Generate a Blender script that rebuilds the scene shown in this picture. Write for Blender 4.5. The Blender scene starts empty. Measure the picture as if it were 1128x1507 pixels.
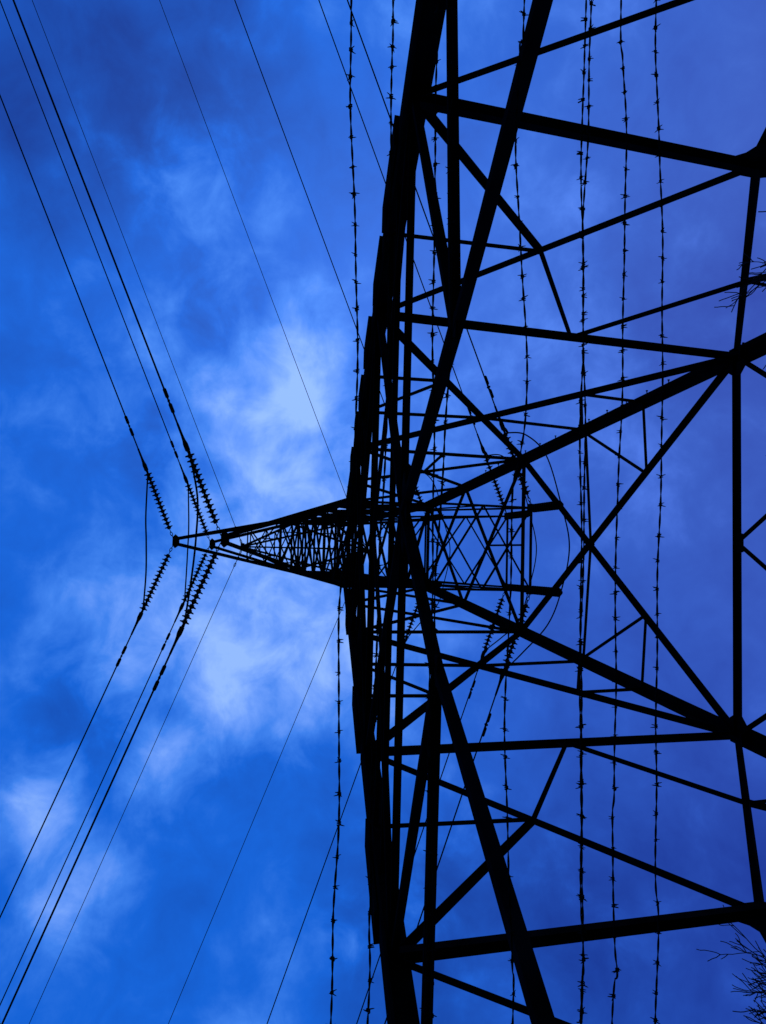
import bpy, bmesh, math, random
from mathutils import Vector, Matrix, Quaternion
R_ = math.radians
random.seed(7)
scene = bpy.context.scene
col = scene.collection

# ------------------------------------------------------------------ camera, sky, sun, exposure
S = 6.5            # metres per layout unit; the tower axis is the origin, the power line runs along X
EYE = 1.6          # camera height above the ground


def W3(x, y, z):
    return Vector((x * S, y * S, z * S + EYE))


cam_d = bpy.data.cameras.new('camera')
cam = bpy.data.objects.new('camera', cam_d)
col.objects.link(cam)
cam_d.sensor_width = 36
cam_d.lens = 36 * 1131 / 1507          # a phone's wide lens
cam_d.clip_start = 0.05
cam_d.clip_end = 5000
camR = Vector((0.99766207, -0.04238852, -0.05360597))
camU = Vector((-0.02571489, -0.95959389, 0.2802112))
camF = Vector((0.0633177, 0.27817761, 0.95844044))
m = Matrix((-camU, camR, -camF)).transposed().to_4x4()
m.translation = W3(-0.0735359, -1, 0)
cam.matrix_world = m
scene.camera = cam

scene.view_settings.view_transform = 'Standard'
scene.view_settings.look = 'None'
scene.view_settings.exposure = 0
scene.view_settings.gamma = 1

SUN_EL, SUN_AZ = R_(66), R_(52)        # hidden behind the brightest cloud
sun_d = bpy.data.lights.new('sun', 'SUN')
sun_d.energy = 0.5
sun_d.angle = R_(14)
sun_d.color = (1, .95, .88)
sun = bpy.data.objects.new('sun', sun_d)
col.objects.link(sun)
sdir = Vector((math.cos(SUN_EL) * math.sin(SUN_AZ), math.cos(SUN_EL) * math.cos(SUN_AZ), math.sin(SUN_EL)))
sun.rotation_euler = (-sdir).to_track_quat('-Z', 'Y').to_euler()

world = bpy.data.worlds.new('World')
scene.world = world
world.use_nodes = True
wt = world.node_tree
wt.nodes.clear()


def srgb(r, g, b):
    f = lambda c: (c / 255 / 12.92) if c / 255 <= .04045 else ((c / 255 + .055) / 1.055) ** 2.4
    return (f(r), f(g), f(b), 1)


def wn(kind, **kw):
    n = wt.nodes.new(kind)
    for a, v in kw.items():
        if a == 'i':
            for kk, vv in v.items():
                n.inputs[kk].default_value = vv
        else:
            setattr(n, a, v)
    return n


def lk(a, b):
    wt.links.new(a, b)


def mth(op, a, b=None, clamp=False):
    n = wn('ShaderNodeMath', operation=op, use_clamp=clamp)
    for i, v in enumerate((a, b)):
        if v is None:
            continue
        if isinstance(v, (int, float)):
            n.inputs[i].default_value = v
        else:
            lk(v, n.inputs[i])
    return n.outputs[0]


def dotd(vec, d):
    n = wn('ShaderNodeVectorMath', operation='DOT_PRODUCT')
    lk(vec, n.inputs[0])
    n.inputs[1].default_value = d
    return n.outputs['Value']


tc = wn('ShaderNodeTexCoord')
dirv = tc.outputs['Generated']
# cloud texture, in sky directions
n1 = wn('ShaderNodeTexNoise', i={'Scale': 5.5, 'Detail': 8.0, 'Roughness': .52, 'Distortion': .3})
n2 = wn('ShaderNodeTexNoise', i={'Scale': 15.0, 'Detail': 9.0, 'Roughness': .58, 'Distortion': .35})
lk(dirv, n1.inputs['Vector'])
lk(dirv, n2.inputs['Vector'])
# banks of cloud (and, with negative weight, thinner dark sky between them): direction, angular radius in degrees, weight
banks = [
    ((0.1577, 0.1413, 0.9773), 9, 0.5),
    ((-0.1194, 0.1345, 0.9837), 9, 0.45),
    ((-0.1194, 0.0024, 0.9928), 7, 0.22),
    ((0.2749, -0.0379, 0.9607), 6, 0.12),
    ((0.2928, 0.1781, 0.9394), 2.5, 0.55),
    ((0.3345, 0.1534, 0.9298), 2, 0.35),
    ((0.2283, 0.2005, 0.9527), 3, 0.5),
    ((0.2257, 0.1455, 0.9633), 3, 0.45),
    ((0.2131, 0.0537, 0.9756), 1.6, 0.5),
    ((0.1564, 0.1157, 0.9809), 4, 0.5),
    ((0.1427, 0.1936, 0.9707), 4, 0.5),
    ((0.1029, 0.0759, 0.9918), 4, 0.4),
    ((0.0542, 0.1636, 0.985), 3.5, 0.35),
    ((0.448, 0.0316, 0.8935), 4, 0.28),
    ((0.4247, 0.0605, 0.9033), 3, 0.18),
    ((0.4621, -0.0072, 0.8868), 3, 0.2),
    ((-0.0692, 0.0827, 0.9942), 4.5, 0.5),
    ((-0.136, 0.16, 0.9777), 5, 0.5),
    ((-0.1525, 0.0604, 0.9864), 4, 0.4),
    ((-0.2094, 0.1274, 0.9695), 3.5, 0.35),
    ((-0.0931, 0.2019, 0.975), 3.5, 0.4),
    ((-0.268, 0.0243, 0.9631), 2.6, 0.65),
    ((-0.2742, 0.0014, 0.9617), 2, 0.3),
    ((-0.2512, -0.1282, 0.9594), 2.6, 0.6),
    ((-0.2814, -0.1012, 0.9543), 2.6, 0.4),
    ((-0.3569, -0.0738, 0.9312), 3, 0.36),
    ((-0.3273, -0.1109, 0.9384), 3, 0.35),
    ((-0.3851, -0.0436, 0.9219), 2.5, 0.4),
    ((-0.0946, -0.0618, 0.9936), 3.5, 0.35),
    ((-0.0702, -0.0935, 0.9931), 3, 0.2),
    ((0.1641, 0.3442, 0.9245), 5, 0.3),
    ((0.2318, 0.4172, 0.8788), 5, 0.25),
    ((0.0622, 0.5123, 0.8566), 6, 0.35),
    ((-0.1299, 0.3915, 0.911), 5, 0.25),
    ((0.2916, 0.5164, 0.8052), 5, 0.15),
    ((0.5417, -0.0806, 0.8367), 9, -0.35),
    ((0.4504, -0.1419, 0.8815), 6, -0.15),
    ((-0.3348, 0.5715, 0.7492), 8, -0.28),
    ((-0.4268, 0.5942, 0.6817), 8, -0.2),
    ((-0.4351, 0.3608, 0.825), 7, -0.35),
    ((-0.3771, 0.2659, 0.8872), 5, -0.15),
    ((0.3162, 0.0642, 0.9465), 3, -0.25),
    ((0.1337, 0.0161, 0.9909), 3, -0.2),
    ((-0.1887, -0.0716, 0.9794), 3, -0.2),
    ((0.2034, -0.1196, 0.9718), 6, -0.1),
    ((0.2513, 0.6324, 0.7328), 5, -0.2),
    ((0.3449, 0.5687, 0.7468), 5, -0.12),
    ((0.5124, 0.0495, 0.8573), 5, -0.12),
]
tot = dark = None
for d, r, w in banks:
    mr = wn('ShaderNodeMapRange', interpolation_type='SMOOTHSTEP')
    lk(dotd(dirv, d), mr.inputs['Value'])
    mr.inputs['From Min'].default_value = math.cos(R_(r * 1.7))
    mr.inputs['From Max'].default_value = 1.0
    mr.inputs['To Max'].default_value = w
    if w > 0:
        tot = mr.outputs['Result'] if tot is None else mth('ADD', tot, mr.outputs['Result'])
    else:
        dark = mr.outputs['Result'] if dark is None else mth('ADD', dark, mr.outputs['Result'])
ns = mth('ADD', mth('MULTIPLY', n1.outputs['Fac'], 1.0), mth('MULTIPLY', n2.outputs['Fac'], .75))
ns = mth('SUBTRACT', ns, .875)                             # mottling around zero
cm = wn('ShaderNodeMapRange', interpolation_type='SMOOTHSTEP')
lk(mth('ADD', tot, mth('MULTIPLY', ns, 3.0)), cm.inputs['Value'])
cm.inputs['From Min'].default_value = .0
cm.inputs['From Max'].default_value = 2.65
field = mth('ADD', mth('ADD', mth('MULTIPLY', cm.outputs['Result'], .73), mth('MULTIPLY', tot, .045)), mth('ADD', mth('ADD', mth('MULTIPLY', ns, .34), mth('MULTIPLY', dark, .38)), .255))
# the sky grows darker and more violet away from the zenith on the far side
low = wn('ShaderNodeMapRange', interpolation_type='SMOOTHSTEP')
lk(dotd(dirv, (0, 1, 0)), low.inputs['Value'])
low.inputs['From Min'].default_value = 0.12
low.inputs['From Max'].default_value = 0.75
side = wn('ShaderNodeMapRange')
lk(dotd(dirv, (1, 0, 0)), side.inputs['Value'])
side.inputs['From Min'].default_value = -.6
side.inputs['From Max'].default_value = .6
ramp = wn('ShaderNodeValToRGB')
cr = ramp.color_ramp
stops = [(0.0, srgb(10, 54, 142)), (.25, srgb(15, 98, 213)), (.5, srgb(62, 130, 236)), (.75, srgb(108, 158, 250)), (1.0, srgb(150, 190, 255))]
cr.elements[0].position, cr.elements[0].color = stops[0]
cr.elements[1].position, cr.elements[1].color = stops[-1]
for p, c in stops[1:-1]:
    e = cr.elements.new(p)
    e.color = c
lk(field, ramp.inputs['Fac'])
ramp2 = wn('ShaderNodeValToRGB')
cr = ramp2.color_ramp
stops = [(0.0, srgb(44, 50, 148)), (.27, srgb(66, 92, 180)), (.55, srgb(82, 114, 220)), (1.0, srgb(116, 150, 246))]
cr.elements[0].position, cr.elements[0].color = stops[0]
cr.elements[1].position, cr.elements[1].color = stops[-1]
for p, c in stops[1:-1]:
    e = cr.elements.new(p)
    e.color = c
lk(field, ramp2.inputs['Fac'])
ramp3 = wn('ShaderNodeValToRGB')
cr = ramp3.color_ramp
stops = [(0.0, srgb(16, 46, 138)), (.27, srgb(40, 80, 186)), (.55, srgb(72, 114, 222)), (1.0, srgb(112, 150, 246))]
cr.elements[0].position, cr.elements[0].color = stops[0]
cr.elements[1].position, cr.elements[1].color = stops[-1]
for p, c in stops[1:-1]:
    e = cr.elements.new(p)
    e.color = c
lk(field, ramp3.inputs['Fac'])
farmix = wn('ShaderNodeMix', data_type='RGBA')
lk(side.outputs['Result'], farmix.inputs['Factor'])
lk(ramp3.outputs['Color'], farmix.inputs['A'])
lk(ramp2.outputs['Color'], farmix.inputs['B'])
cloudmix = wn('ShaderNodeMix', data_type='RGBA')
lk(low.outputs['Result'], cloudmix.inputs['Factor'])
lk(ramp.outputs['Color'], cloudmix.inputs['A'])
lk(farmix.outputs['Result'], cloudmix.inputs['B'])
# the clear daylight sky above the clouds, seen through the photograph's cold white balance
sky = wn('ShaderNodeTexSky', sky_type='NISHITA', sun_disc=False)
sky.sun_elevation = SUN_EL
sky.sun_rotation = SUN_AZ
bg_sky = wn('ShaderNodeBackground', i={'Strength': .05})
tint = wn('ShaderNodeMix', data_type='RGBA', blend_type='MULTIPLY')
tint.inputs['Factor'].default_value = 1
lk(sky.outputs['Color'], tint.inputs['A'])
tint.inputs['B'].default_value = (.07, .13, .36, 1)
lk(tint.outputs['Result'], bg_sky.inputs['Color'])
bg_cl = wn('ShaderNodeBackground', i={'Strength': .95})
lk(cloudmix.outputs['Result'], bg_cl.inputs['Color'])
adds = wn('ShaderNodeAddShader')
lk(bg_sky.outputs[0], adds.inputs[0])
lk(bg_cl.outputs[0], adds.inputs[1])
wout = wn('ShaderNodeOutputWorld')
lk(adds.outputs[0], wout.inputs['Surface'])


# ------------------------------------------------------------------ materials
def material(name, color, rough=.7, metal=0., var=.25, scale=6., bump=0., spec=.2):
    mt = bpy.data.materials.new(name)
    mt.use_nodes = True
    nt = mt.node_tree
    b = nt.nodes['Principled BSDF']
    b.inputs['Roughness'].default_value = rough
    b.inputs['Metallic'].default_value = metal
    b.inputs['Specular IOR Level'].default_value = spec
    t = nt.nodes.new('ShaderNodeTexCoord')
    nn = nt.nodes.new('ShaderNodeTexNoise')
    nn.inputs['Scale'].default_value = scale
    nn.inputs['Detail'].default_value = 6
    nt.links.new(t.outputs['Object'], nn.inputs['Vector'])
    rp = nt.nodes.new('ShaderNodeValToRGB')
    rp.color_ramp.elements[0].position = .3
    rp.color_ramp.elements[1].position = .7
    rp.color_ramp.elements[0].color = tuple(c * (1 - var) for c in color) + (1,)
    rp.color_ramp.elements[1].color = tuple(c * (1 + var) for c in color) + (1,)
    nt.links.new(nn.outputs['Fac'], rp.inputs['Fac'])
    nt.links.new(rp.outputs['Color'], b.inputs['Base Color'])
    if bump:
        bp = nt.nodes.new('ShaderNodeBump')
        bp.inputs['Strength'].default_value = bump
        nt.links.new(nn.outputs['Fac'], bp.inputs['Height'])
        nt.links.new(bp.outputs['Normal'], b.inputs['Normal'])
    return mt


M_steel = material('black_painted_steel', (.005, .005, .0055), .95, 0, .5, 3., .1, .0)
M_wire = material('dark_weathered_wire', (.008, .008, .009), .9, 0, .3, 20., 0, .0)
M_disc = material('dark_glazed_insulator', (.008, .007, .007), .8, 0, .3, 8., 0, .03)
M_barb = material('old_barbed_wire', (.008, .008, .008), .9, 0, .4, 40., 0, .0)
M_bark = material('wet_dark_bark', (.02, .016, .013), .9, 0, .4, 14., .4, .1)
M_grass = material('rough_grass', (.045, .06, .025), .95, 0, .5, .6, .6, .1)


# ------------------------------------------------------------------ helpers
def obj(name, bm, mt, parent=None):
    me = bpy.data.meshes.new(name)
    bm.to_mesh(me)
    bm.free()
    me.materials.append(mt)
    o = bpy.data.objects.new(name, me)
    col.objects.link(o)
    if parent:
        o.parent = parent
    return o


def thing(name, label, cat, mat=None, group=None):
    o = bpy.data.objects.new(name, None)
    o.empty_display_size = .3
    col.objects.link(o)
    if mat is not None:
        o.matrix_world = mat
    o['label'] = label
    o['category'] = cat
    if group:
        o['group'] = group
    return o


def tag(o, label, cat, group=None):
    o['label'] = label
    o['category'] = cat
    if group:
        o['group'] = group
    return o


def frame(a, b, nrm):
    d = (b - a).normalized()
    u = d.cross(nrm)
    if u.length < 1e-4:
        u = d.cross(Vector((1, 0, 0)))
    u.normalize()
    v = u.cross(d).normalized()          # close to nrm
    return d, u, v


def prism(bm, a, b, prof, u, v):
    """extrude the closed 2D profile prof from a to b"""
    n = len(prof)
    va = [bm.verts.new(a + u * x + v * y) for x, y in prof]
    vb = [bm.verts.new(b + u * x + v * y) for x, y in prof]
    for i in range(n):
        j = (i + 1) % n
        bm.faces.new((va[i], va[j], vb[j], vb[i]))
    bm.faces.new(va[::-1])
    bm.faces.new(vb)


def angle(bm, a, b, w, nrm, t=.012, flip=False, off=0.):
    """rolled steel angle, one flange in the plane with normal nrm (outward), one pointing inward"""
    d, u, v = frame(a, b, nrm)
    if flip:
        u = -u
    h = w / 2
    prof = [(-h, 0), (h, 0), (h, -t), (-h + t, -t), (-h + t, -w), (-h, -w)]
    o = v * (off + h)
    prism(bm, a + o, b + o, prof, u, v)


def plate(bm, c, u, v, n, pts, t=.014):
    """flat plate with the polygon pts (u, v coordinates) and thickness t along n"""
    lo = [bm.verts.new(c + u * x + v * y - n * t / 2) for x, y in pts]
    hi = [bm.verts.new(c + u * x + v * y + n * t / 2) for x, y in pts]
    k = len(pts)
    for i in range(k):
        j = (i + 1) % k
        bm.faces.new((lo[i], lo[j], hi[j], hi[i]))
    bm.faces.new(lo[::-1])
    bm.faces.new(hi)


def tube(bm, pts, rad, seg=6, cap=True):
    """tube through points; rad is a number or a list"""
    n = len(pts)
    rads = rad if isinstance(rad, (list, tuple)) else [rad] * n
    rings = []
    up = None
    for i, p in enumerate(pts):
        t = (pts[min(i + 1, n - 1)] - pts[max(i - 1, 0)])
        if t.length < 1e-9:
            t = Vector((1, 0, 0))
        t.normalize()
        if up is None:
            up = t.orthogonal().normalized()
        up = (up - t * up.dot(t))
        if up.length < 1e-6:
            up = t.orthogonal()
        up.normalize()
        s = t.cross(up)
        rings.append([bm.verts.new(p + (up * math.cos(2 * math.pi * k / seg) + s * math.sin(2 * math.pi * k / seg)) * rads[i]) for k in range(seg)])
    for a, b in zip(rings, rings[1:]):
        for k in range(seg):
            j = (k + 1) % seg
            bm.faces.new((a[k], a[j], b[j], b[k]))
    if cap:
        bm.faces.new(rings[0][::-1])
        bm.faces.new(rings[-1])


def lathe(bm, prof, seg=16):
    """revolve (x along axis, radius) round local X"""
    rings = []
    for x, r in prof:
        rings.append([bm.verts.new((x, r * math.cos(2 * math.pi * k / seg), r * math.sin(2 * math.pi * k / seg))) for k in range(seg)])
    for a, b in zip(rings, rings[1:]):
        for k in range(seg):
            j = (k + 1) % seg
            bm.faces.new((a[k], a[j], b[j], b[k]))
    bm.faces.new(rings[0][::-1])
    bm.faces.new(rings[-1])


def kids(o):
    return [c for c in bpy.data.objects if c.parent == o]


def smooth_path(pts, n):
    """Catmull-Rom through pts, n samples per span"""
    out = []
    P = [pts[0]] + list(pts) + [pts[-1]]
    for i in range(1, len(P) - 2):
        p0, p1, p2, p3 = P[i - 1], P[i], P[i + 1], P[i + 2]
        for k in range(n):
            t = k / n
            out.append(.5 * ((2 * p1) + (p2 - p0) * t + (2 * p0 - 5 * p1 + 4 * p2 - p3) * t * t + (3 * p1 - p0 - 3 * p2 + p3) * t ** 3))
    out.append(P[-2].copy())
    return out


# ------------------------------------------------------------------ ground
bm = bmesh.new()
bmesh.ops.create_grid(bm, x_segments=60, y_segments=60, size=1500)
for v in bm.verts:
    r = v.co.length
    v.co.z = 0 if r < 60 else math.sin(v.co.x * .006) * math.cos(v.co.y * .007) * min(6, (r - 60) * .02)
ground = obj('ground', bm, M_grass)
ground['kind'] = 'structure'

# ------------------------------------------------------------------ the tower
tower = thing('lattice_tower', 'tall black steel lattice pylon with splayed legs and cross arms, filling the right half', 'pylon', Matrix.Identity(4))
W0, ZA = .8716, 4.2559
Z1, Z2, ZX, Z3, Z34, Z4, Z5, ZT = 1.10, 1.745, 2.325, 2.66, 2.89, 3.045, 3.34, 5.06
ZG = -EYE / S
WT = .155


def hw(z):
    """half width of the square tower at height z"""
    if z <= Z5:
        return W0 * (1 - z / ZA)
    return hw(Z5) + (WT - hw(Z5)) * (z - Z5) / (ZT - Z5)


FACES = [(Vector((1, 0, 0)), Vector((0, -1, 0))), (Vector((0, 1, 0)), Vector((1, 0, 0))),
         (Vector((-1, 0, 0)), Vector((0, 1, 0))), (Vector((0, -1, 0)), Vector((-1, 0, 0)))]   # along, outward
cnt = [0]


def fp(face, a, z):
    al, out = face
    p = al * a + out * hw(z)
    return W3(p.x, p.y, z)


def member(name, face, a, b, w, flip=False, parent=None, off=None):
    """one angle in a face; a and b are (along, z)"""
    cnt[0] += 1
    bm = bmesh.new()
    slope = (fp(face, 0, a[1] + .2) - fp(face, 0, a[1]))
    nrm = face[0].cross(slope).normalized()
    if nrm.dot(face[1]) < 0:
        nrm = -nrm
    o = (cnt[0] * 7 % 13) * .0016 if off is None else off
    angle(bm, fp(face, *a), fp(face, *b), w, nrm, flip=flip, off=o)
    return obj(name, bm, M_steel, parent or tower)


def gusset(face, a, z, pts, t=.016, off=.016):
    """flat plate in a face at (a, z); pts in metres (along, up the face)"""
    bm = bmesh.new()
    c = fp(face, a, z)
    v = (fp(face, a, z + .1) - c).normalized()
    n = face[0].cross(v).normalized()
    if n.dot(face[1]) < 0:
        n = -n
    plate(bm, c + n * (off + cnt[0] % 7 * .001), face[0], v, n, pts, t)
    return obj('gusset_plate', bm, M_steel, tower)


PA, PZ = .165, .71          # joint on the main inverted V
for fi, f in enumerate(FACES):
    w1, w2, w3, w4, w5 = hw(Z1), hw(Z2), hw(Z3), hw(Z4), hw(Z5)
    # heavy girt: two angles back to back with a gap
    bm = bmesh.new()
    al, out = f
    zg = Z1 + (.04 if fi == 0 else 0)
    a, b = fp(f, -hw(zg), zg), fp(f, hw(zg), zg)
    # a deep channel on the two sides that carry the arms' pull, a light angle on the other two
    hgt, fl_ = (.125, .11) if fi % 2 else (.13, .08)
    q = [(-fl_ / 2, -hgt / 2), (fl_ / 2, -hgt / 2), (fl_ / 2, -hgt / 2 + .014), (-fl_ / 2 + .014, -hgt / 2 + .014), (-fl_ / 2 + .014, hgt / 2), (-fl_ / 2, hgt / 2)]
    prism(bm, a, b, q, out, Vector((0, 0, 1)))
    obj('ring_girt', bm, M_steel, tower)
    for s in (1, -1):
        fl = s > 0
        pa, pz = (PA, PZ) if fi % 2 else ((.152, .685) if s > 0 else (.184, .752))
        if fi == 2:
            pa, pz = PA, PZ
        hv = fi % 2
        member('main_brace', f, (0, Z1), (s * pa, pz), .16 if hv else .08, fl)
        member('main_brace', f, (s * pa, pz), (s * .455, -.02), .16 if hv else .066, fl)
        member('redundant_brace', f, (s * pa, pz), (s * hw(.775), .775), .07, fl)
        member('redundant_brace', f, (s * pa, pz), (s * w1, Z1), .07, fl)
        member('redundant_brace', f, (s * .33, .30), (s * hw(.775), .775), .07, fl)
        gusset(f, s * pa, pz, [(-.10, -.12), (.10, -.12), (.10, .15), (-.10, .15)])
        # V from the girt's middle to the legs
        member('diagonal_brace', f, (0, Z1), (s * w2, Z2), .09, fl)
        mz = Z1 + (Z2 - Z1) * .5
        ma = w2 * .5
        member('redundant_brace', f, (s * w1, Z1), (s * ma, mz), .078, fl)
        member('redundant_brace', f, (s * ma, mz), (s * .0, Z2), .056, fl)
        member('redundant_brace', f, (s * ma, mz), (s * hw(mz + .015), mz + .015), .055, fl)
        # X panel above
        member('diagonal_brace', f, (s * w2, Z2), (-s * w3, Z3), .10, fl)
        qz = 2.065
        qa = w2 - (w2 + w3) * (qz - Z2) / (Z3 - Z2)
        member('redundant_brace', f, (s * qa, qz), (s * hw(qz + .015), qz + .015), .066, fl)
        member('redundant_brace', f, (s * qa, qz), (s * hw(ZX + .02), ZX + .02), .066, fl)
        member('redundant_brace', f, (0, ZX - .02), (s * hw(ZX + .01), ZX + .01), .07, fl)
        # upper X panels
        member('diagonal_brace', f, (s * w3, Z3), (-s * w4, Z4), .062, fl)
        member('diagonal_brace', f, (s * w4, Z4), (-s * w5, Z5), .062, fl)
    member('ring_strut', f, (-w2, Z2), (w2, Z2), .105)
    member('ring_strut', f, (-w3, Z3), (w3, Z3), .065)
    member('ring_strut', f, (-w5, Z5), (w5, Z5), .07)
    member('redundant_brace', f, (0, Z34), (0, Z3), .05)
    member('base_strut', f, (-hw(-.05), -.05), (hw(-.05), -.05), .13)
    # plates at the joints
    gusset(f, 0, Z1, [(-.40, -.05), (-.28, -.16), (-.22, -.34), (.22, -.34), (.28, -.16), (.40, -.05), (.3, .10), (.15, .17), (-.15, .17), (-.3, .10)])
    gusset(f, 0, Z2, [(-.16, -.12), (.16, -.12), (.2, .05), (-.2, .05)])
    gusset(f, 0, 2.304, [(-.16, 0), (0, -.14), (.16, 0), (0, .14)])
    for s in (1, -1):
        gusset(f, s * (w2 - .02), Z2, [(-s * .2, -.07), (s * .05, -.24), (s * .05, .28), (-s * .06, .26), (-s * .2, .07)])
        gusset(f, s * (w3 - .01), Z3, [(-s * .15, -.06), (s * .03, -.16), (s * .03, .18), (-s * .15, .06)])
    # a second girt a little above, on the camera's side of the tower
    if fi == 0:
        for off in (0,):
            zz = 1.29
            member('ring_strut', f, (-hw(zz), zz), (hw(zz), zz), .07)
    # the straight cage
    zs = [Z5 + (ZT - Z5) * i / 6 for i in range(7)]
    for i in range(6):
        for s in (1, -1):
            member('cage_brace', f, (s * hw(zs[i]), zs[i]), (-s * hw(zs[i + 1]), zs[i + 1]), .075, s > 0)
        member('ring_strut', f, (-hw(zs[i + 1]), zs[i + 1]), (hw(zs[i + 1]), zs[i + 1]), .075)

for sx in (1, -1):
    for sy in (1, -1):
        bm = bmesh.new()

        def corner(z, o=.12):
            w = hw(z)
            p = W3(sx * w, sy * w, z)
            p.x += sx * o
            p.y += sy * o
            return p
        # corner angle, its two flanges in the two faces
        for za, zb, fl, t in ((ZG - .05, Z2, .285 if sy < 0 else .265, .03), (Z2, Z5, .265 if sy < 0 else .21, .028), (Z5, ZT, .17, .022)):
            o = fl * .42
            a, b = corner(za, o), corner(zb, o)
            u, v = Vector((-sx, 0, 0)), Vector((0, -sy, 0))
            prof = [(0, 0), (fl, 0), (fl, t), (t, t), (t, fl), (0, fl)]
            if sx * sy < 0:
                prof = prof[::-1]
            prism(bm, a, b, prof, u, v)
        leg = obj('leg', bm, M_steel, tower)
        # cover angles above each joint
        covers = ((1.17, 1.40, .055), (1.483, 1.66, .042), (1.80, 1.98, .048), (2.12, 2.25, .036), (2.385, 2.49, .036), (2.71, 2.82, .032))
        if sx < 0:
            covers = ((1.165, 1.42, .055), (1.79, 2.08, .052), (2.70, 2.83, .036))
        for za, zb, ex in () if sy > 0 else covers:
            bm = bmesh.new()
            fl = .33
            o = .12 + ex * .9
            a, b = corner(za, o), corner(zb, o)
            t = .03
            prof = [(0, 0), (fl, 0), (fl, t), (t, t), (t, fl), (0, fl)]
            if sx * sy < 0:
                prof = prof[::-1]
            prism(bm, a, b, prof, Vector((-sx, 0, 0)), Vector((0, -sy, 0)))
            obj('splice_plate', bm, M_steel, leg)
        if sx > 0 and sy > 0:
            z = .55
            while z < 3.0:                     # climbing pegs
                p = corner(z, .12)
                bm = bmesh.new()
                d = Vector((1, 0, 0)) if True else Vector((0, 1, 0))
                tube(bm, [p, p + d * .13], .011, 6)
                tube(bm, [p + d * .13, p + d * .15], .024, 6)
                obj('step_bolt', bm, M_steel, leg)
                z += .085

# brackets that carry the barbed wire
for sx in (1, -1):
    bm = bmesh.new()
    z = .39
    x = sx * (hw(z) - .01)
    angle(bm, W3(x, -hw(z) - .13, z - .012), W3(x, -.70, z - .012), .09, Vector((0, 0, -1)))
    angle(bm, W3(x, -hw(z) - .11, z - .012), W3(x, -hw(z) + .01, z - .14), .06, Vector((sx, 0, 0)))
    obj('wire_bracket', bm, M_steel, tower)


# cross arms: (bottom z, tip y, tip half width, panels)
def cross_arm(z, ytip, half, panels, rise, reach=(0, .2, .38, .56)):
    sy = 1 if ytip > 0 else -1
    w, wu = hw(z), hw(z + rise)
    bm = bmesh.new()
    n_up = Vector((0, 0, 1))
    L = []
    for s in (1, -1):
        a = W3(s * w, sy * w, z)
        b = W3(s * half, ytip, z)
        c = W3(s * wu, sy * wu, z + rise)
        L.append((a, b, c))
        wide = half > .05
        angle(bm, a, b, .068 if wide else .115, -n_up, flip=s * sy > 0)
        angle(bm, c, b + Vector((0, 0, .06)),   .06 if wide else .10, n_up, flip=s * sy > 0)
    if half > .05:
        angle(bm, W3(-half - .02, ytip, z), W3(half + .02, ytip, z), .065, -n_up)
    arm = obj('cross_arm', bm, M_steel, tower)
    bm = bmesh.new()
    T = [i / panels for i in range(panels + 1)] if half > .05 else reach
    panels = len(T) - 1
    (a0, b0, c0), (a1, b1, c1) = L
    for i in range(panels):
        t0, t1 = T[i], T[i + 1]
        p0, p1, q0, q1 = a0.lerp(b0, t0), a0.lerp(b0, t1), a1.lerp(b1, t0), a1.lerp(b1, t1)
        if half > .05:
            angle(bm, p0, q1, .055, -n_up)
            angle(bm, q0, p1, .055, -n_up, off=.012)
        else:
            angle(bm, p0, q1, .045, -n_up)
            angle(bm, q0, p1, .045, -n_up, off=.012)
            angle(bm, p1, q1, .045, -n_up)
        # side lacing between the lower and the upper chord
        for (a, b, c), nx in ((L[0], 1), (L[1], -1)):
            if i < panels - 1 or half < .05:
                angle(bm, a.lerp(b, t1), c.lerp(b, t0), .045, Vector((nx, 0, 0)))
    obj('lacing', bm, M_steel, arm)
    bm = bmesh.new()
    if half > .05:
        for s in (1, -1):
            plate(bm, W3(s * half, ytip, z) + Vector((0, 0, -.05)), Vector((1, 0, 0)), Vector((0, 1, 0)), n_up,
                  [(-.12, -.16), (.12, -.16), (.12, .14), (-.12, .14)], .03)
        obj('end_plate', bm, M_steel, arm)
    else:
        c = W3(0, ytip, z)
        plate(bm, c + Vector((0, 0, -.05)), Vector((1, 0, 0)), Vector((0, 1, 0)), n_up,
              [(-.13, .14), (-.24, .0), (-.14, -.09), (.14, -.09), (.24, .0), (.13, .14)], .035)
        plate(bm, c + Vector((0, 0, .06)), Vector((1, 0, 0)), Vector((0, 1, 0)), n_up,
              [(-.1, .12), (-.14, -.05), (.14, -.05), (.1, .12)], .035)
        obj('tip_plate', bm, M_steel, arm)
    return arm


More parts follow.
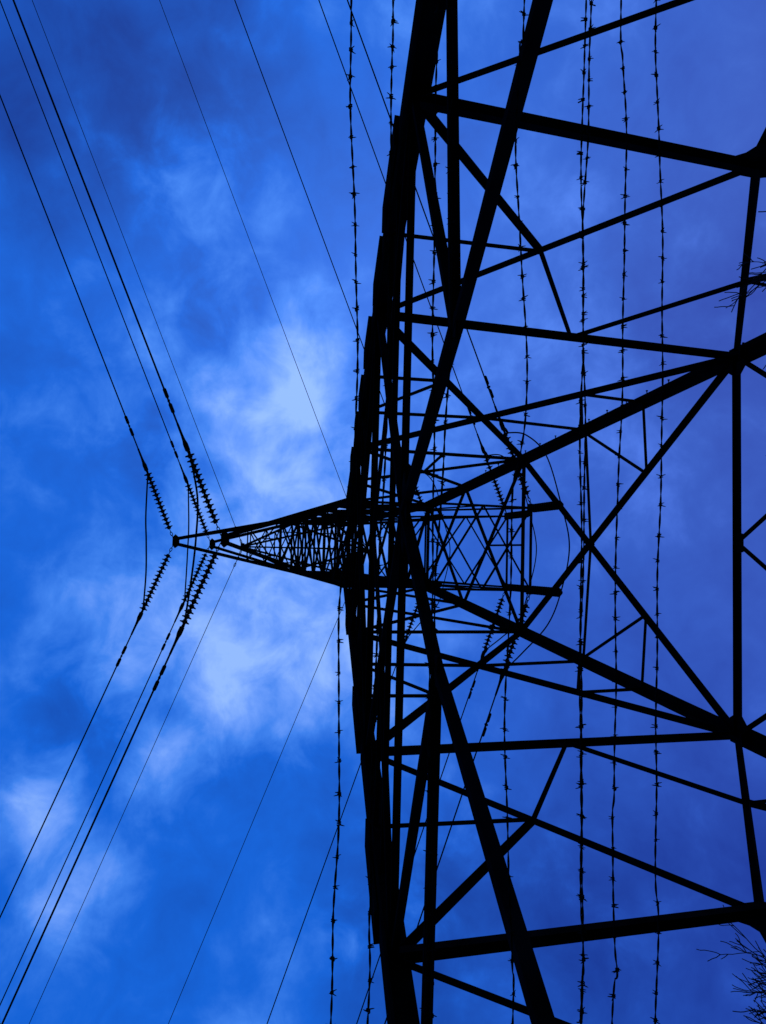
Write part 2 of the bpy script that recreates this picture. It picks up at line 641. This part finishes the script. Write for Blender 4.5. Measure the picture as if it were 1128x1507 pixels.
ZB, ZM, ZTOP = 3.3, 4.15, 4.8
cross_arm(ZB, -.737, .012, 3, .40)
cross_arm(ZM, -.919, .012, 4, .40, (0, .13, .27, .5))
cross_arm(ZTOP, -.69, .012, 3, .26)
cross_arm(ZB, .69, .195, 2, .40)
cross_arm(ZM, .972, .208, 3, .40)
cross_arm(ZTOP, .69, .20, 2, .26)
ZE = 5.5
for ytip in (-.437, .466):
    sy = 1 if ytip > 0 else -1
    bm = bmesh.new()
    tip = W3(0, ytip, ZE)
    for s in (1, -1):
        angle(bm, W3(s * hw(ZT), sy * hw(ZT), ZT), tip, .10, Vector((0, 0, -1)), flip=s * sy > 0)
        angle(bm, W3(s * hw(ZT), -sy * hw(ZT), ZT), tip + Vector((0, 0, .05)), .09, Vector((0, 0, 1)), flip=s * sy > 0)
    angle(bm, W3(0, -sy * hw(ZT), ZT), tip - Vector((0, 0, .05)), .07, Vector((0, 0, -1)))
    pk = obj('earth_wire_peak', bm, M_steel, tower)
    bm = bmesh.new()
    for t in (.33, .62):
        pts = [W3(s * hw(ZT), sy * hw(ZT), ZT).lerp(tip, t) for s in (1, -1)]
        angle(bm, pts[0], pts[1], .05, Vector((0, 0, -1)))
        for s in (0, 1):
            angle(bm, pts[s], W3((1 - 2 * s) * hw(ZT), -sy * hw(ZT), ZT).lerp(tip, t), .05, Vector((0, 0, 1)))
    angle(bm, W3(hw(ZT), sy * hw(ZT), ZT), W3(-hw(ZT), sy * hw(ZT), ZT).lerp(tip, .33), .05, Vector((0, 0, -1)))
    angle(bm, W3(-hw(ZT), sy * hw(ZT), ZT), W3(hw(ZT), sy * hw(ZT), ZT).lerp(tip, .33), .05, Vector((0, 0, -1)), off=.012)
    obj('lacing', bm, M_steel, pk)
    bm = bmesh.new()
    plate(bm, tip + Vector((0, 0, -.05)), Vector((1, 0, 0)), Vector((0, 1, 0)), Vector((0, 0, 1)),
          [(-.16, .12), (-.18, -.06), (.18, -.06), (.16, .12)], .03)
    obj('tip_plate', bm, M_steel, pk)

# ------------------------------------------------------------------ insulator strings
DISC = [(0, .03), (.004, .058), (.042, .064), (.052, .088), (.066, .130), (.086, .136), (.094, .126), (.090, .085), (.100, .06), (.118, .038), (.146, .028)]


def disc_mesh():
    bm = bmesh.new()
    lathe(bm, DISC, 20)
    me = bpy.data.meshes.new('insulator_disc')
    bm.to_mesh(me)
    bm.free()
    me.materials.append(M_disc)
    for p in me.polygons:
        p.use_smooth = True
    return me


disc_me = disc_mesh()


def ring_link(bm, c, u, v, a, b, r):
    """oval chain link"""
    n = 12
    pts = [c + u * (a * math.cos(2 * math.pi * k / n)) + v * (b * math.sin(2 * math.pi * k / n)) for k in range(n + 1)]
    tube(bm, pts, r, 6, cap=False)


def string_at(p, direction, label, group, nd=14, pitch=.146, chain=.34, clamp=True, name='insulator_string', step0=0):
    d = direction.normalized()
    up = Vector((0, 0, 1)) if abs(d.z) < .9 else Vector((1, 0, 0))
    y = up.cross(d).normalized()
    z = d.cross(y)
    mat = Matrix((d, y, z)).transposed().to_4x4()
    mat.translation = p
    root = thing(name, label, 'insulator string', mat, group)
    X, Y, Zv = Vector((1, 0, 0)), Vector((0, 1, 0)), Vector((0, 0, 1))
    if chain > .1:
        k = max(2, int(round(chain / .1)))
        bm = bmesh.new()
        for i in range(k):
            c = X * (chain * (i + .5) / k)
            ring_link(bm, c, X, Y if i % 2 else Zv, chain / k * .62, .035, .012)
        obj('shackle_chain', bm, M_steel, root)
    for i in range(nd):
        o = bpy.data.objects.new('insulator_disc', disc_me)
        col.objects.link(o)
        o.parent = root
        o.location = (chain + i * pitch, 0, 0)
    e = chain + nd * pitch
    if clamp:
        bm = bmesh.new()
        lathe(bm, [(e - .01, .03), (e + .05, .04), (e + .08, .068), (e + .26, .07), (e + .36, .048), (e + .5, .036), (e + .85, .03)], 10)
        tube(bm, [Vector((e + .12, 0, -.05)), Vector((e + .04, 0, -.14)), Vector((e - .06, 0, -.20))], [.05, .045, .03], 8)
        obj('dead_end_clamp', bm, M_steel, root)
    return root, e


AZR, AZL, AZL2 = R_(-23.0), R_(-158.1), R_(-160.3)
GT = 'strain insulator strings on the arm tips'
GH = 'short hanging insulators on the far arm ends'
dirs = {'r': Vector((math.cos(AZR), math.sin(AZR), 0)), 'l': Vector((math.cos(AZL), math.sin(AZL), 0)), 'q': Vector((math.cos(AZL2), math.sin(AZL2), 0))}
near = {'nb': ((0, -.745), ZB), 'nm': ((-.003, -.922), ZM), 'nt': ((.006, -.697), ZTOP)}
slab = {
    ('nb', 'r'): 'largest insulator string on the left, rising from the lowest pointed arm tip',
    ('nb', 'l'): 'largest insulator string on the left, slanting down from the lowest pointed arm tip',
    ('nm', 'r'): 'leftmost upper insulator string, attached to the farthest left arm tip',
    ('nm', 'l'): 'leftmost lower insulator string, attached to the farthest left pointed arm tip',
    ('nt', 'r'): 'smallest upper insulator string on the left, squeezed between two bigger ones',
    ('nt', 'l'): 'smallest lower insulator string on the left, squeezed between two bigger ones',
    ('fb', 'r'): 'rightmost insulator string above the square arm ends, partly behind the thick upper leg',
    ('fb', 'q'): 'rightmost insulator string below the square arm ends, partly behind the thick lower leg',
    ('fm', 'r'): 'second insulator string from the right above the square arm ends, crossing the upper leg',
    ('fm', 'q'): 'second insulator string from the right below the square arm ends, crossing the lower leg',
    ('ft', 'r'): 'small insulator string just right of the dark vertical bars, above the square arm ends',
    ('ft', 'q'): 'small insulator string just right of the dark vertical bars, below the square arm ends'}
far = {'fb': (.195, .69, ZB), 'fm': (.212, .965, ZM), 'ft': (.215, .695, ZTOP)}
starts = {}
for k, ((x, y), z) in near.items():
    for sd in ('r', 'l'):
        p = W3(x, y, z) + dirs[sd] * .12 + Vector((0, 0, -.05))
        r, e = string_at(p, dirs[sd], slab[k, sd], GT)
        starts[k, sd] = p + dirs[sd] * (e + .25)
for k, (x, y, z) in far.items():
    for sd in ('r', 'q'):
        s = 1 if sd == 'r' else -1
        p = W3(s * x, y, z) + dirs[sd] * .1 + Vector((0, 0, -.06))
        r, e = string_at(p, dirs[sd], slab[k, sd], GT)
        starts[k, sd] = p + dirs[sd] * (e + .25)
hl = {('fb', 1): 'upper thick hanging insulator of the rightmost square arm end',
      ('fb', -1): 'lower thick hanging insulator of the rightmost square arm end',
      ('fm', 1): 'upper hanging insulator of the middle square arm end',
      ('fm', -1): 'lower hanging insulator of the middle square arm end',
      ('ft', 1): 'upper hanging insulator of the smallest square arm end, right of the dark bars',
      ('ft', -1): 'lower hanging insulator of the smallest square arm end, right of the dark bars'}
for (k, s), lab in hl.items():
    x, y, z = far[k]
    p = W3(s * x * .985, y, z) + Vector((0, 0, -.05))
    root, e = string_at(p, Vector((0, 0, -1)), lab, GH, nd=12, pitch=.138, chain=.06, clamp=False, name='hanging_insulator')
    bm = bmesh.new()
    lathe(bm, [(e - .01, .03), (e + .03, .07), (e + .10, .07), (e + .13, .03)], 10)
    obj('cable_saddle', bm, M_steel, root)

# ------------------------------------------------------------------ power lines
def span(p0, d, rad, length=260., sag=2.2):
    bm = bmesh.new()
    pts = []
    n = 48
    for i in range(n + 1):
        t = length * (i / n) ** 1.6
        pts.append(p0 + d * t + Vector((0, 0, -sag * (t / 100) ** 2)))
    tube(bm, pts, rad, 6)
    return bm


def damper(parent, p, d, k=1.):
    bm = bmesh.new()
    dn = Vector((0, 0, -1))
    for s in (1, -1):
        a = p + d * (s * .08 * k) + dn * .06
        b = p + d * (s * .40 * k) + dn * .06
        tube(bm, [a, a.lerp(b, .12), a.lerp(b, .88), b], [.03 * k, .055 * k, .055 * k, .03 * k], 8)
    tube(bm, [p + d * -.2 * k + dn * .06, p + d * .2 * k + dn * .06], .012, 6)
    tube(bm, [p + Vector((0, 0, .03)), p + dn * .10], .035, 8)
    obj('vibration_damper', bm, M_wire, parent)


GP = 'power cables strung from the insulators'
wl = {
    ('nb', 'r'): 'thickest power cable, from the top edge near the left corner to the largest upper string',
    ('nt', 'r'): 'power cable from the very top left corner, just left of the thickest one',
    ('nm', 'r'): 'leftmost power cable in the upper half, leaving the photo through its left edge',
    ('nb', 'l'): 'thickest lower power cable, running from the largest lower string to the bottom left corner',
    ('nt', 'l'): 'lower left power cable between the leftmost one and the thickest one',
    ('nm', 'l'): 'leftmost power cable in the lower half, from the leftmost lower insulator string',
    ('ft', 'r'): 'thin dark cable from the top edge, first one right of the blue wire',
    ('fm', 'r'): 'thin dark cable just left of the leftmost barbed wire at the top edge',
    ('fb', 'r'): 'thin dark cable leaving the top edge right beside the leftmost barbed wire',
    ('ft', 'q'): 'thin dark cable to the bottom edge that crosses the leftmost barbed wire',
    ('fm', 'q'): 'dark cable at the bottom edge, left of the lower leg end',
    ('fb', 'q'): 'thin dark cable leaving the bottom edge close behind the lower leg'}
rads = {'nb': .026, 'nm': .023, 'nt': .022, 'ft': .021, 'fm': .021, 'fb': .021}
damp = {('nb', 'r'): 1.25, ('nm', 'r'): 1.4, ('nt', 'r'): 1.2, ('nb', 'l'): 1.25, ('nm', 'l'): 1.35, ('nt', 'l'): 1.4,
        ('fb', 'r'): 1.2, ('fm', 'r'): 1.3, ('fb', 'q'): 1.5, ('fm', 'q'): 1.3}
for (k, sd), p in starts.items():
    o = tag(obj('power_cable', span(p, dirs[sd], rads[k]), M_wire), wl[k, sd], 'power cable', GP)
    if (k, sd) in damp:
        damper(o, p + dirs[sd] * damp[k, sd], dirs[sd], .9)
for ytip, nm_, side in ((-.437, 'ne', 0), (.466, 'fe', 1)):
    for sd in ('r', 'l'):
        p = W3(.02 if sd == 'r' else -.02, ytip, ZE) + Vector((0, 0, -.06))
        bm = span(p, dirs[sd], .014)
        for i in range(5):
            c = p + dirs[sd] * (.12 + i * .16)
            ring_link(bm, c, dirs[sd], Vector((0, 0, 1)) if i % 2 else dirs[sd].cross(Vector((0, 0, 1))), .10, .04, .013)
        lab = {('ne', 'r'): 'thin bluish earth wire beside the thickest cable in the upper left',
               ('ne', 'l'): 'thin bluish earth wire beside the thickest cable in the lower left',
               ('fe', 'r'): 'thin deep blue earth wire across the open sky, ending at the leg above the arms',
               ('fe', 'l'): 'thin violet blue earth wire across the open sky, ending at the leg below the arms'}[nm_, sd]
        tag(obj('earth_wire', bm, M_wire), lab, 'earth wire', 'earth wires strung from the tower top')
# slack jumpers between the strings of one arm
jl = {'nm': 'slack cable loop hanging between the two leftmost insulator strings',
      'nt': 'thin slack cable loop between the smallest strings on the left',
      'nb': 'thick slack cable loop joining the two largest insulator strings on the left',
      'fb': 'long curved cable loop passing round the rightmost square arm end',
      'fm': 'curved cable loop passing close round the middle square arm end',
      'ft': 'small curved cable loop round the smallest square arm end'}
JP = {'nm': [(0.12, -1.068, 4.0), (-0.006, -1.06, 3.95), (-0.167, -1.055, 4.0)],
      'nt': [(0.105, -0.836, 4.65), (-0.043, -0.838, 4.6), (-0.177, -0.838, 4.65)],
      'nb': [(0.163, -0.86, 3.15), (0.001, -0.861, 3.1), (-0.162, -0.87, 3.15)],
      'fb': [(0.524, 0.606, 3.2), (0.42, 0.658, 3.1), (0.20, 0.69, 3.02), (0.009, 0.70, 2.96), (-0.19, 0.695, 3.02), (-0.34, 0.675, 3.1), (-0.472, 0.607, 3.2)],
      'fm': [(0.546, 0.891, 4.05), (0.409, 0.948, 3.95), (0.212, .972, 3.87), (0.01, 0.981, 3.8), (-0.205, 0.975, 3.87), (-0.395, 0.952, 3.95), (-0.488, 0.905, 4.05)],
      'ft': [(0.487, 0.662, 4.7), (0.382, 0.688, 4.6), (0.215, 0.70, 4.52), (0.01, 0.729, 4.45), (-0.205, 0.72, 4.52), (-0.342, 0.71, 4.6), (-0.44, 0.655, 4.7)]}
for k, pts in JP.items():
    le = 'l' if k[0] == 'n' else 'q'
    a, b = starts[k, 'r'] - dirs['r'] * .30 + Vector((0, 0, -.16)), starts[k, le] - dirs[le] * .30 + Vector((0, 0, -.16))
    path = smooth_path([a] + [W3(*p) for p in pts] + [b], 10)
    bm = bmesh.new()
    tube(bm, path, .026 if k[0] == 'n' else .022, 6)
    tag(obj('jumper_cable', bm, M_wire), jl[k], 'jumper cable', 'slack jumper cables round the arm ends')

# ------------------------------------------------------------------ barbed wire round the tower's foot
BW = [
    ([(0.2299, -0.9123), (0.1429, -0.9087), (0.0432, -0.9032), (-0.0113, -0.9031), (-0.0651, -0.9065), (-0.1059, -0.909), (-0.1695, -0.9068), (-0.2117, -0.9064), (-0.2515, -0.9071), (-0.305, -0.9072)],
     'leftmost strand of barbed wire, free of the leg in the upper and lower sky'),
    ([(0.2356, -0.8881), (0.2062, -0.8886), (0.1511, -0.8879), (0.0525, -0.8861), (0.0166, -0.8855), (-0.0248, -0.8867), (-0.1002, -0.8884), (-0.1529, -0.8891), (-0.2092, -0.8891), (-0.2389, -0.8879), (-0.2625, -0.8887), (-0.3077, -0.8879)],
     'second strand of barbed wire from the left, hugging the outer leg'),
    ([(0.2282, -0.8624), (0.1445, -0.8617), (0.1242, -0.8605), (0.0628, -0.8618), (0.0092, -0.859), (-0.0416, -0.8587), (-0.0819, -0.8585), (-0.1144, -0.8583), (-0.1716, -0.8572), (-0.2419, -0.8545), (-0.3097, -0.8529)],
     'third strand of barbed wire from the left, just right of the dark vertical bars'),
    ([(0.1921, -0.8531), (0.0909, -0.8509), (0.0412, -0.851), (-0.0139, -0.8526), (-0.0418, -0.8544), (-0.0818, -0.8566), (-0.1216, -0.8568), (-0.1716, -0.858), (-0.2416, -0.8571), (-0.3102, -0.857)],
     'fourth strand of barbed wire from the left, beside the third behind the slanting braces'),
    ([(0.2546, -0.8087), (0.225, -0.8117), (0.1739, -0.813), (0.1281, -0.8106), (0.0626, -0.8057), (0.0136, -0.8041), (-0.0109, -0.8071), (-0.0341, -0.8117), (-0.0836, -0.8122), (-0.1371, -0.8145), (-0.2011, -0.8126), (-0.2862, -0.808), (-0.317, -0.8067)],
     'wavy strand of barbed wire passing over the square arm ends'),
    ([(0.264, -0.769), (0.1913, -0.7705), (0.1438, -0.7705), (0.06, -0.7683), (0.0176, -0.7696), (-0.0219, -0.7696), (-0.0802, -0.7681), (-0.1186, -0.7682), (-0.1528, -0.7674), (-0.228, -0.7666), (-0.2723, -0.7644), (-0.3226, -0.7656)],
     'left wire of the tangled pair of barbed strands right of the arm ends'),
    ([(0.2649, -0.7653), (0.1921, -0.7665), (0.1301, -0.769), (0.0898, -0.7686), (0.0456, -0.7677), (-0.0178, -0.7666), (-0.084, -0.7672), (-0.1376, -0.7688), (-0.1754, -0.7676), (-0.2128, -0.7663), (-0.2497, -0.7668), (-0.2938, -0.765), (-0.3226, -0.766)],
     'right wire of the tangled pair of barbed strands right of the arm ends'),
    ([(0.2699, -0.7444), (0.2307, -0.7427), (0.1776, -0.741), (0.0895, -0.7418), (0.0234, -0.7429), (-0.0304, -0.7441), (-0.0625, -0.7457), (-0.109, -0.7458), (-0.1534, -0.7455), (-0.2013, -0.7455), (-0.2186, -0.7467), (-0.2832, -0.7454), (-0.3022, -0.7435), (-0.3253, -0.7459)],
     'barbed wire strand second from the right, left of the rightmost strand'),
    ([(0.2756, -0.7205), (0.2211, -0.7188), (0.1768, -0.7167), (0.0991, -0.715), (-0.0054, -0.7156), (-0.0768, -0.717), (-0.1541, -0.7188), (-0.1987, -0.7182), (-0.2533, -0.7185), (-0.2731, -0.717), (-0.3291, -0.7182)],
     'rightmost strand of barbed wire')]


def barb_mesh(seed):
    rnd = random.Random(seed)
    bm = bmesh.new()
    pts = []
    for k in range(15):                                   # coil round the strand
        a = k / 14 * math.pi * 4
        pts.append(Vector((-.006 + .012 * k / 14,   .0055 * math.cos(a), .0055 * math.sin(a))))
    tube(bm, pts, .0022, 5)
    for s in (1, -1):
        for q in (1, -1):
            a = rnd.uniform(0, math.tau)
            e = Vector((s * rnd.uniform(.003, .009), math.cos(a) * q, math.sin(a) * q))
            e = Vector((e.x, e.y * .0188, e.z * .0188))
            st = Vector((s * .004, e.y * .2, e.z * .2))
            tube(bm, [st, st.lerp(e, .6), e], [.0021, .0018, .0008], 5)
    me = bpy.data.meshes.new('barb')
    bm.to_mesh(me)
    bm.free()
    me.materials.append(M_barb)
    return me


barb_mes = [barb_mesh(i) for i in range(9)]
XB = hw(.39) - .01
for wi, (pts, lab) in enumerate(BW):
    rnd = random.Random(100 + wi)
    ctl = sorted(pts)
    y_l, y_r = ctl[0][1], ctl[-1][1]
    ctl = [(-XB, y_l - .004), (-.52, y_l - .002 + rnd.uniform(-.002, .002))] + ctl + [(.5, y_r + rnd.uniform(-.002, .002)), (XB, y_r)]
    path = smooth_path([W3(x, y, .39 + rnd.uniform(-.0006, .0006)) for x, y in ctl], 14)
    # resample evenly
    fine = [path[0]]
    acc = 0.
    step = .012
    for a, b in zip(path, path[1:]):
        L = (b - a).length
        t = step - acc
        while t < L:
            fine.append(a.lerp(b, t / L))
            t += step
        acc = (acc + L) % step
    k1, k2 = rnd.uniform(0, 9), rnd.uniform(0, 9)
    for i, p in enumerate(fine):                          # the little kinks of old wire
        p.y += .0035 * math.sin(i * .11 + k1) * math.sin(i * .031 + k2)
    bm = bmesh.new()
    for ph in (0, math.pi):
        hel = [p + Vector((0, math.cos(i * .55 + ph), math.sin(i * .55 + ph))) * .0021 for i, p in enumerate(fine)]
        tube(bm, hel, .0022, 5)
    wire = tag(obj('barbed_wire', bm, M_barb), lab, 'barbed wire', 'barbed wire strands strung across the tower')
    i = int(rnd.uniform(2, 8))
    gap = 8.6
    n = 0
    pos = float(i)
    while pos < len(fine) - 2 and n < 99:
        j = int(pos)
        p = fine[j]
        if abs(p.x) < .42 * S:
            o = bpy.data.objects.new('barb', barb_mes[rnd.randrange(9)])
            col.objects.link(o)
            o.parent = wire
            d = (fine[j + 1] - fine[j]).normalized()
            q = Vector((1, 0, 0)).rotation_difference(d) @ Quaternion((1, 0, 0), rnd.uniform(0, math.tau))
            sc = rnd.uniform(.8, 1.12)
            o.matrix_local = Matrix.LocRotScale(p, q, Vector((sc, sc, sc)))
            n += 1
        pos += gap * rnd.uniform(.9, 1.12)


# ------------------------------------------------------------------ bare trees behind the tower
def bare_tree(base, height, lean, label, seed):
    rnd = random.Random(seed)
    root = thing('bare_tree', label, 'tree', Matrix.Translation(base))
    parts = []                                            # (points, radii, level)

    def grow(p, d, length, r, lvl):
        n = 6
        pts, rr = [p.copy()], [r]
        q, dd = p.copy(), d.copy()
        for i in range(n):
            dd = (dd + Vector((rnd.gauss(0, .13), rnd.gauss(0, .13), rnd.gauss(.05, .08)))).normalized()
            q = q + dd * (length / n)
            pts.append(q.copy())
            rr.append(max(.0065, r * (1 - .6 * (i + 1) / n)))
        parts.append((pts, rr, lvl))
        if lvl >= 5:
            return
        for k in range({0: 11, 1: 7, 2: 6, 3: 5, 4: 3}[lvl]):
            t = rnd.uniform(.3, 1.)
            i = min(int(t * n), n - 1)
            pp = pts[i].lerp(pts[i + 1], t * n - i)
            side = d.orthogonal().normalized()
            side.rotate(Quaternion(d, rnd.uniform(0, math.tau)))
            ang = rnd.uniform(.35, .85)
            nd = (d * math.cos(ang) + side * math.sin(ang) + Vector((0, 0, .15))).normalized()
            grow(pp, nd, length * rnd.uniform(.38, .6), max(.0065, rr[i] * .6), lvl + 1)

    grow(Vector((0, 0, 0)), Vector(lean).normalized(), height * .55, height * .02, 0)
    top = max(p.z for pts, _, _ in parts for p in pts)
    k = height / top
    tr, br = bmesh.new(), bmesh.new()
    for pts, rr, lvl in parts:
        tube(br if lvl else tr, [p * k for p in pts], rr, 6 if lvl < 3 else 4)
    obj('trunk', tr, M_bark, root)
    obj('branches', br, M_bark, root)
    return root


bare_tree(Vector((-9.0, 2.75, 0)), 12.0, (-.02, 0, 1), 'bare leafless tree with dense twigs in the lower right corner', 3)
bare_tree(Vector((4.75, 2.85, 0)), 11.35, (.02, 0, 1), 'bare tree tips at the upper right edge, behind a lattice brace', 11)
